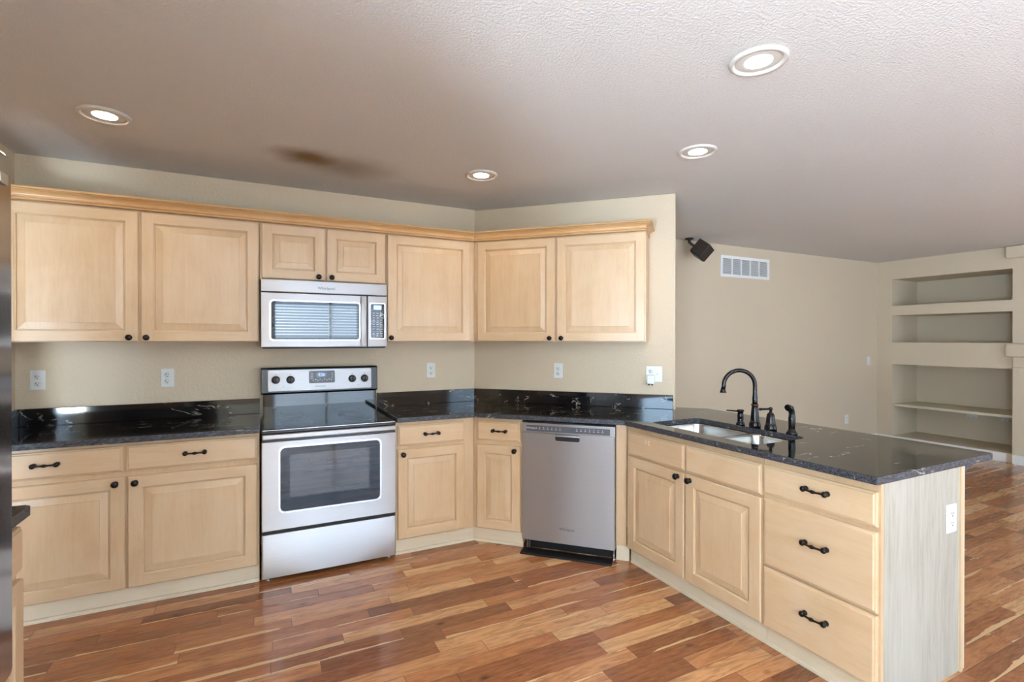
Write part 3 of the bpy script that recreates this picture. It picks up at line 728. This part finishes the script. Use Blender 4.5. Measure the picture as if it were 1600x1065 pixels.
hole = [(x, y) for x, y in rr(.565, .962, -2.24, -1.50, .045, 6)][::-1]
T = Thing('countertop', 'black granite countertop with white veins turning round the corner and along the peninsula', 'countertop', 'A', (.3, -1.0), 'countertops', CZ0)
T.part('slab', slab(outer, hole, CZ0, CZ1), ['granite', 'granite_edge'], bevel=.004)
T.part('backsplash', MB().prism([(-.806, -.001), (-.806, -.021), (-.021 * T225, -.021), (0, -.001)], CZ1 + .0003, 1.018), 'granite', bevel=.002)
m = MB(); m.prism([B2(.0008, -.001), B2(.021 * T225 + .0005, -.021), B2(1.584, -.021), B2(1.584, -.001)], CZ1 + .0003, 1.018)
T.part('backsplash', m, 'granite', bevel=.002)

# ------------------------------------------------------------------ sink and taps
T = Thing('sink', 'undermount stainless steel double-bowl sink in the peninsula counter', 'sink', 'A', (.76, -1.87), z=.70)
def bowl(x0, x1, y0, y1, zt, zb):
    m = MB(); rs = []
    for d, z in ((-.012, zt), (0, zt), (.002, zt - .01), (.008, zb + .03), (.016, zb + .010), (.034, zb)):
        rs.append([(x, y, z) for x, y in rr(x0 + d, x1 - d, y0 + d, y1 - d, .055, 6)])
    m.rings(rs, 0, True, False, True); return m
for y0, y1 in ((-1.905, -1.494), (-2.246, -1.930)):
    bw = T.part('bowl', bowl(.560, .967, y0, y1, .8818, .715), 'sink_steel')
    cy = (y0 + y1) / 2
    T.part('drain', MB().lathe([(.045, 0), (.045, .002), (.036, .003), (.030, .001), (.001, .001)], c=(.78, cy, .7155), n=24), 'steel_bright', parent=bw)
FX = .992
DX, DY = -.85, .53      # the spout, lever and nozzle are all swung a little to the left
def coll(m, c, prof, mi=0): m.lathe(prof, c=c, n=24, mi=mi)
def thing_on_counter(name, label, cat, y): return Thing(name, label, cat, 'A', (FX, y), z=CZ1)
y = -1.905
T = thing_on_counter('faucet', 'tall oil-rubbed bronze gooseneck faucet behind the sink', 'faucet', y)
m = MB(); m.lathe([(.031, 0), (.032, .006), (.031, .022), (.026, .034), (.0235, .040), (.0225, .060), (.0185, .115), (.0165, .128)], c=(FX, y, CZ1), n=28); T.part('body', m, 'bronze')
m = MB(); m.lathe([(.0262, 0), (.0275, .003), (.0262, .006)], c=(FX, y, CZ1 + .033), n=28); T.part('collar', m, 'copper'); m = MB(); m.lathe([(.019, 0), (.0205, .003), (.0205, .008), (.018, .011)], c=(FX, y, CZ1 + .126), n=28); T.part('collar', m, 'copper')
pts = [(FX, y, CZ1 + .13)]; R_ = .088; zc = CZ1 + .345 - .012 - R_
for i in range(4): pts.append((FX, y, CZ1 + .15 + i * (zc - CZ1 - .15) / 4))
for i in range(0, 19):
    a = PI * i / 18 * 1.02; q = R_ - R_ * math.cos(a); pts.append((FX + DX * q, y + DY * q, zc + R_ * math.sin(a)))
tq = 2 * R_ + .004; pts += [(FX + DX * tq, y + DY * tq, zc - .022)]
m = MB(); m.tube(pts, [.0145] * 3 + [.012] * (len(pts) - 3), 16); T.part('spout', m, 'bronze')
m = MB(); m.lathe([(.0125, 0), (.014, -.006), (.0145, -.012), (.018, -.020), (.0185, -.024), (.012, -.024)], c=(FX + DX * tq, y + DY * tq, zc - .020), n=20); T.part('aerator', m, 'bronze')
y = -2.007
T = thing_on_counter('lever_tap', 'oil-rubbed bronze lever valve handle between the faucet and the side sprayer', 'tap', y)
m = MB(); m.lathe([(.032, 0), (.033, .008), (.031, .024), (.026, .034), (.0245, .042), (.0215, .080), (.017, .094), (.009, .100), (.007, .112)], c=(FX, y, CZ1), n=28); T.part('body', m, 'bronze')
m = MB(); m.lathe([(.0265, 0), (.0280, .003), (.0265, .006)], c=(FX, y, CZ1 + .033), n=28); T.part('collar', m, 'copper')
m = MB(); m.lathe([(.004, -.010), (.010, -.006), (.0115, 0), (.010, .006), (.004, .010)], c=(FX, y, CZ1 + .121), n=16)
m.tube([(FX + DX * q, y + DY * q, CZ1 + .120 - q * .04) for q in (.004, .03, .052, .056, .064)], [.006, .006, .0065, .009, .005], 12); T.part('lever', m, 'bronze')
y = -1.806
T = thing_on_counter('soap_dispenser', 'short oil-rubbed bronze soap dispenser with thin nozzle left of the faucet', 'soap dispenser', y)
m = MB(); m.lathe([(.024, 0), (.025, .005), (.021, .014), (.016, .022), (.0175, .030), (.0175, .034), (.0165, .038), (.0175, .042), (.0175, .058), (.016, .066), (.0165, .078), (.020, .086), (.020, .090), (.012, .093)], c=(FX, y, CZ1), n=24); T.part('body', m, 'bronze')
m = MB(); m.tube([(FX + DX * q, y + DY * q, CZ1 + .080 + q * .08) for q in (.012, .05, .082)], [.005, .0042, .0038], 10); T.part('nozzle', m, 'bronze')
y = -2.135
T = thing_on_counter('side_sprayer', 'oil-rubbed bronze side sprayer standing right of the lever handle', 'sprayer', y)
m = MB(); m.lathe([(.028, 0), (.029, .004), (.022, .014), (.018, .022), (.0175, .030)], c=(FX, y, CZ1), n=24); T.part('base', m, 'bronze')
m = MB(); m.tube([(FX, y, CZ1 + .028), (FX, y, CZ1 + .05), (FX, y, CZ1 + .085), (FX, y, CZ1 + .105), (FX - .003, y, CZ1 + .125), (FX - .010, y, CZ1 + .140), (FX - .022, y, CZ1 + .146)], [.016, .0175, .0185, .016, .0155, .016, .015], 16); sp = T.part('wand', m, 'bronze')
m = MB(); m.tube([(FX - .018, y, CZ1 + .146), (FX - .030, y, CZ1 + .144), (FX - .036, y, CZ1 + .142)], [.015, .020, .019], 18); T.part('spray_head', m, 'bronze', parent=sp)

# ------------------------------------------------------------------ outlets, switches
def outlet(fr, x, z, yw, label, group, w=.072, h=.118, kind='duplex', name='outlet'):
    """plate on a wall; yw = local y of the wall face"""
    T = Thing(name, label, 'outlet' if kind != 'switch' else 'switch', fr, (x, yw), group, z - h / 2)
    m = MB(); m.rrect_y(x - w / 2, x + w / 2, z - h / 2, z + h / 2, .005, [yw - .001, yw - .004, yw - .006], insets=[0, 0, .003], n=3)
    T.part('cover_plate', m, 'white')
    xs = [x] if w < .1 else [x - .023, x + .023]
    for xi in xs:
        if kind == 'duplex' or (kind == 'combo' and xi == xs[0]):
            for dz in (-.020, .020):
                m = MB(); m.lathe([(.0165, 0), (.016, .0015), (.003, .0018)], c=(xi, yw - .006, z + dz), ax='-y', n=18); rc = T.part('receptacle', m, 'white')
                m = MB()
                for sx, hh in ((-.0065, .004), (.0065, .0032)): m.box(xi + sx - .0016, xi + sx + .0016, yw - .0084, yw - .0079, z + dz + .003 - hh, z + dz + .003 + hh)
                m.lathe([(.0030, 0), (.0030, .0005)], c=(xi, yw - .0079, z + dz - .008), ax='-y', n=8)
                T.part('slot', m, 'slot', parent=rc)
        else:
            m = MB(); m.box(xi - .005, xi + .005, yw - .009, yw - .006, z - .012, z + .012)
            m.prof_x([(yw - .009, z - .004), (yw - .018, z + .006), (yw - .018, z + .010), (yw - .009, z + .006)], xi - .004, xi + .004); T.part('toggle', m, 'white')
    return T
outlet('A', -2.776, 1.184, 0, 'white duplex outlet on the back wall nearest the left end of the counter', 'wall outlets above the counter')
outlet('A', -2.138, 1.176, 0, 'white duplex outlet on the back wall midway between the left end and the range', 'wall outlets above the counter')
outlet('A', -.377, 1.179, 0, 'white duplex outlet on the back wall between range and corner', 'wall outlets above the counter')
outlet('B', .719, 1.179, 0, 'white duplex outlet on the angled wall above the dishwasher', 'wall outlets above the counter')
outlet('B', 1.448, 1.170, 0, 'white double-gang outlet and switch plate near the end of the angled wall', 'wall outlets above the counter', .118, .118, 'combo')
m = MB(); m.rrect_y(1.398, 1.452, 1.098, 1.165, .008, [-.0105, -.040, -.044], insets=[0, 0, .004]); 
T = Thing('plug_adapter', 'boxy white plug-in adapter in the double-gang plate', 'adapter', 'B', (1.425, -.02), z=1.09)
T.part('housing', m, 'white')
m = MB()
for x in (1.412, 1.436): m.box(x - .005, x + .005, -.034, -.018, 1.088, 1.0978)
T.part('plug_socket', m, 'slot')
# outlet on the end panel of the peninsula (faces world -y, so frame A)
outlet('A', 1.020, .672, -2.830, 'white duplex outlet on the pale end panel of the peninsula', 'peninsula outlet', .08, .12)
outlet('A', 5.975, 1.130, .153, 'small white switch on the far wall near the family room corner', 'far wall plates', .072, .118, 'switch', 'light_switch')
outlet('A', 5.467, .354, .153, 'white duplex outlet low on the far family room wall', 'far wall plates', .075, .118)

# ------------------------------------------------------------------ return-air vent, speaker, built-in shelf, mantel
T = Thing('return_air_vent', 'white louvered return-air vent high on the far wall', 'vent', 'A', (3.475, .15), z=2.14)
yv = .153
vx0, vx1, vz0, vz1 = 3.062, 3.888, 2.142, 2.386
m = MB(); b = .034
m.box(vx0, vx1, yv - .012, yv - .001, vz0, vz0 + b); m.box(vx0, vx1, yv - .012, yv - .001, vz1 - b, vz1); m.box(vx0, vx0 + b, yv - .012, yv - .001, vz0 + b, vz1 - b); m.box(vx1 - b, vx1, yv - .012, yv - .001, vz0 + b, vz1 - b)
T.part('frame', m, 'vent', bevel=.002)
m = MB(); m.box(vx0 + b, vx1 - b, yv - .003, yv - .001, vz0 + b, vz1 - b); T.part('duct_backing', m, 'vent_dark')
pw = (vx1 - vx0 - 2 * b) / 5
for k in range(1, 5): T.part('divider', MB().box(vx0 + b + pw * k - .008, vx0 + b + pw * k + .008, yv - .013, yv - .003, vz0 + b, vz1 - b), 'vent')
m = MB(); nl = 16
for k in range(nl):
    z = vz0 + b + .004 + k * (vz1 - vz0 - 2 * b - .008) / nl
    m.prof_x([(yv - .0115, z + .0005), (yv - .0105, z), (yv - .0035, z + .007), (yv - .0045, z + .008)], vx0 + b, vx1 - b)
T.part('louvers', m, 'vent')

T = Thing('speaker', 'small dark brown loudspeaker tilted on a ceiling bracket in the family room corner', 'speaker', 'A', (2.50, .07), z=2.2)
m = MB(); m.lathe([(.045, 0), (.045, -.012), (.02, -.018)], c=(2.49, .057, HC - .0005), n=20)
m.tube([(2.49, .057, 2.49), (2.49, .055, 2.455)], .016, 10); m.tube([(2.49, .055, 2.46), (2.53, .03, 2.42), (2.575, .0, 2.385)], .013, 10); T.part('bracket', m, 'speaker')
m = MB(); h = .074; m.rings([[(x, y, z) for x, y in rr(-h, h, -h, h, .008, 3)] for z in (-.078, .078)]); o = T.part('cabinet', m, 'speaker', bevel=.004)
MW = Matrix.Translation((2.585, -.03, 2.372)) @ Matrix.Rotation(math.radians(40), 4, Vector((.72, .69, 0))) @ Matrix.Rotation(math.radians(20), 4, 'Z')
o.data.transform(Matrix.Translation((2.50, .07, 2.2))); o.data.transform(MW); o.data.transform(Matrix.Translation((-2.50, -.07, -2.2)))
m = MB(); m.box(-.066, .066, -.066, .066, -.086, -.0785); g = T.part('grille', m, 'black_plastic', parent=o, bevel=.003)
g.data.transform(Matrix.Translation((2.50, .07, 2.2))); g.data.transform(MW); g.data.transform(Matrix.Translation((-2.50, -.07, -2.2)))

m = MB(); m.box(6.215, XBk - .001, -1.276, -.052, .512, .545)
single('built_in_shelf', m, 'shelf_paint', 'beige shelf board across the lower niche of the built-in', 'shelf', 'A', (6.5, -.66), bevel=.004, z=.512)
T = Thing('mantel', 'beige fireplace mantel ledge with rounded end at the right edge', 'mantel', 'A', (6.12, -2.1), z=1.1)
T.part('ledge', MB().box(6.09, 6.176, -3.1, -1.238, 1.228, 1.380), 'far_wall', bevel=.022, seg=4)
T.part('lower_moulding', MB().box(6.13, 6.176, -3.0, -1.298, 1.112, 1.2275), 'far_wall', bevel=.004)
single('fireplace_breast', MB().box(6.128, 6.176, -3.0, -1.298, .0, 1.1115), 'far_wall', 'beige plastered fireplace breast below the mantel at the right edge', 'fireplace', 'A', (6.15, -2.1), bevel=.004)
single('overmantel_ledge', MB().box(6.09, 6.176, -3.1, -1.238, 2.362, 2.503), 'far_wall', 'upper beige ledge above the mantel touching the ceiling at the right edge', 'ledge', 'A', (6.12, -2.1), bevel=.02, seg=4, z=2.362)
def plate_x(y, z, label):
    # plate on the back of the niche, facing -x  (frame P: local x=-y, local y=x)
    outlet('P', -y, z, XBk, label, 'niche outlets', .118, .075)
plate_x(-.665, .432, 'white outlet on the niche back wall just under the shelf board')

# ------------------------------------------------------------------ downlights
LAMPS = [(-2.268, -.866, 'recessed ceiling downlight at far left above the left wall cabinets'),
         (-.304, -.860, 'recessed ceiling downlight near the wall corner, smallest in view'),
         (.122, -2.590, 'largest recessed ceiling downlight, nearest the camera'),
         (.640, -1.800, 'recessed ceiling downlight above the dishwasher end of the peninsula')]
def lamp_meshes():
    m = MB(); m.lathe([(.106, -.0005), (.106, -.006), (.098, -.012), (.090, -.012), (.084, -.004), (.084, -.0008)], cap0=False, cap1=False, n=40); a = m.build('trim_ring', 'lamp_trim').data
    m = MB(); m.lathe([(.084, -.002), (.080, -.004), (.064, -.007), (.050, -.005)], cap0=False, cap1=False, n=40); b = m.build('gimbal', 'lamp_trim').data
    m = MB(); m.lathe([(.050, -.0045), (.049, -.006), (.02, -.008), (.001, -.0085)], cap0=False, n=32); c = m.build('lens', 'lamp_lens').data
    for o in list(bpy.data.objects):
        if o.name in ('trim_ring', 'gimbal', 'lens'): bpy.data.objects.remove(o)
    return a, b, c
la, lb, lc = lamp_meshes()
for x, y, lab in LAMPS:
    T = Thing('ceiling_downlight', lab, 'ceiling light', 'A', (x, y), 'recessed downlights', HC)
    for nm, me in (('trim_ring', la), ('gimbal', lb), ('lens', lc)): T.inst(nm, me, x, y, HC, T.e)
    l = bpy.data.lights.new('lamp', 'SPOT'); l.energy = 4; l.color = (1, .82, .60); l.spot_size = math.radians(150); l.spot_blend = .8; l.shadow_soft_size = .05
    o = bpy.data.objects.new('bulb', l); COL.objects.link(o); o.parent = T.e; o.location = (0, 0, -.02)

# ------------------------------------------------------------------ left edge: small base cabinet and refrigerator (frame L: local x = world y, local y = -world x)
T = Thing('base_cabinet', 'maple base cabinet at the left edge beside the refrigerator', 'cabinet', 'L', (-2.2, 2.55), 'base cabinets of the kitchen')
T.part('carcass', MB().box(-2.57, -1.862, 2.2865, 2.873, .10, .882), 'maple_box')
T.part('face_frame', MB().box(-2.57, -1.862, 2.267, 2.286, .10, .882), 'maple_box')
T.part('toe_kick', MB().box(-2.57, -1.862, 2.285, 2.86, .0, .0995), 'toe')
door(T, -2.21, -1.868, .108, .699, 2.247, (-2.175, .66)); door(T, -2.56, -2.222, .108, .699, 2.247, (-2.255, .66))
drawer(T, -2.56, -1.868, .722, .858, 2.247, (-2.214, .79))
T = Thing('countertop', 'small black granite countertop piece at the left edge', 'countertop', 'L', (-2.2, 2.55), 'countertops', CZ0)
T.part('slab', slab([(-2.575, 2.236), (-1.852, 2.236), (-1.836, 2.252), (-1.836, 2.875), (-2.575, 2.875)], None, CZ0, CZ1), ['granite', 'granite_edge'], bevel=.003)
T = Thing('refrigerator', 'tall stainless steel refrigerator at the left edge of the photo', 'refrigerator', 'L', (-3.05, 2.5))
T.part('body', MB().box(-3.50, -2.60, 2.11, 2.87, .02, 1.77), plain('fridge_side_grey', srgb(92, 88, 84), .5))
FY = 2.026
def fdoor(x0, x1, z0, z1, name):
    m = MB(); m.rrect_y(x0, x1, z0, z1, .028, [2.108, FY + .02, FY + .006, FY], insets=[0, 0, .004, .014], n=6, smooth=True); return T.part(name, m, 'fridge')
d1 = fdoor(-3.048, -2.603, .775, 1.785, 'door'); d2 = fdoor(-3.50, -3.052, .775, 1.785, 'door')
m = MB(); m.rrect_y(-3.50, -2.603, .10, .765, .02, [2.108, FY + .09, FY + .06], insets=[0, 0, .01], n=4); T.part('freezer_drawer', m, 'fridge')
for d, x in ((d1, -3.0), (d2, -3.10)):
    m = MB(); m.tube([(x, FY, .9), (x, FY - .05, .9), (x, FY - .055, 1.0), (x, FY - .055, 1.6), (x, FY - .05, 1.70), (x, FY, 1.70)], .011, 10); T.part('handle', m, 'steel_bright', parent=d)
m = MB(); m.rrect_y(-2.672, -2.640, 1.715, 1.735, .004, [FY, FY - .004]); T.part('badge', m, 'steel_bright', parent=d1)
# second small wall plate in the niche
outlet('P', 1.02, .425, XBk, 'white outlet on the niche back wall at its right end, half hidden by the jamb', 'niche outlets', .118, .075)
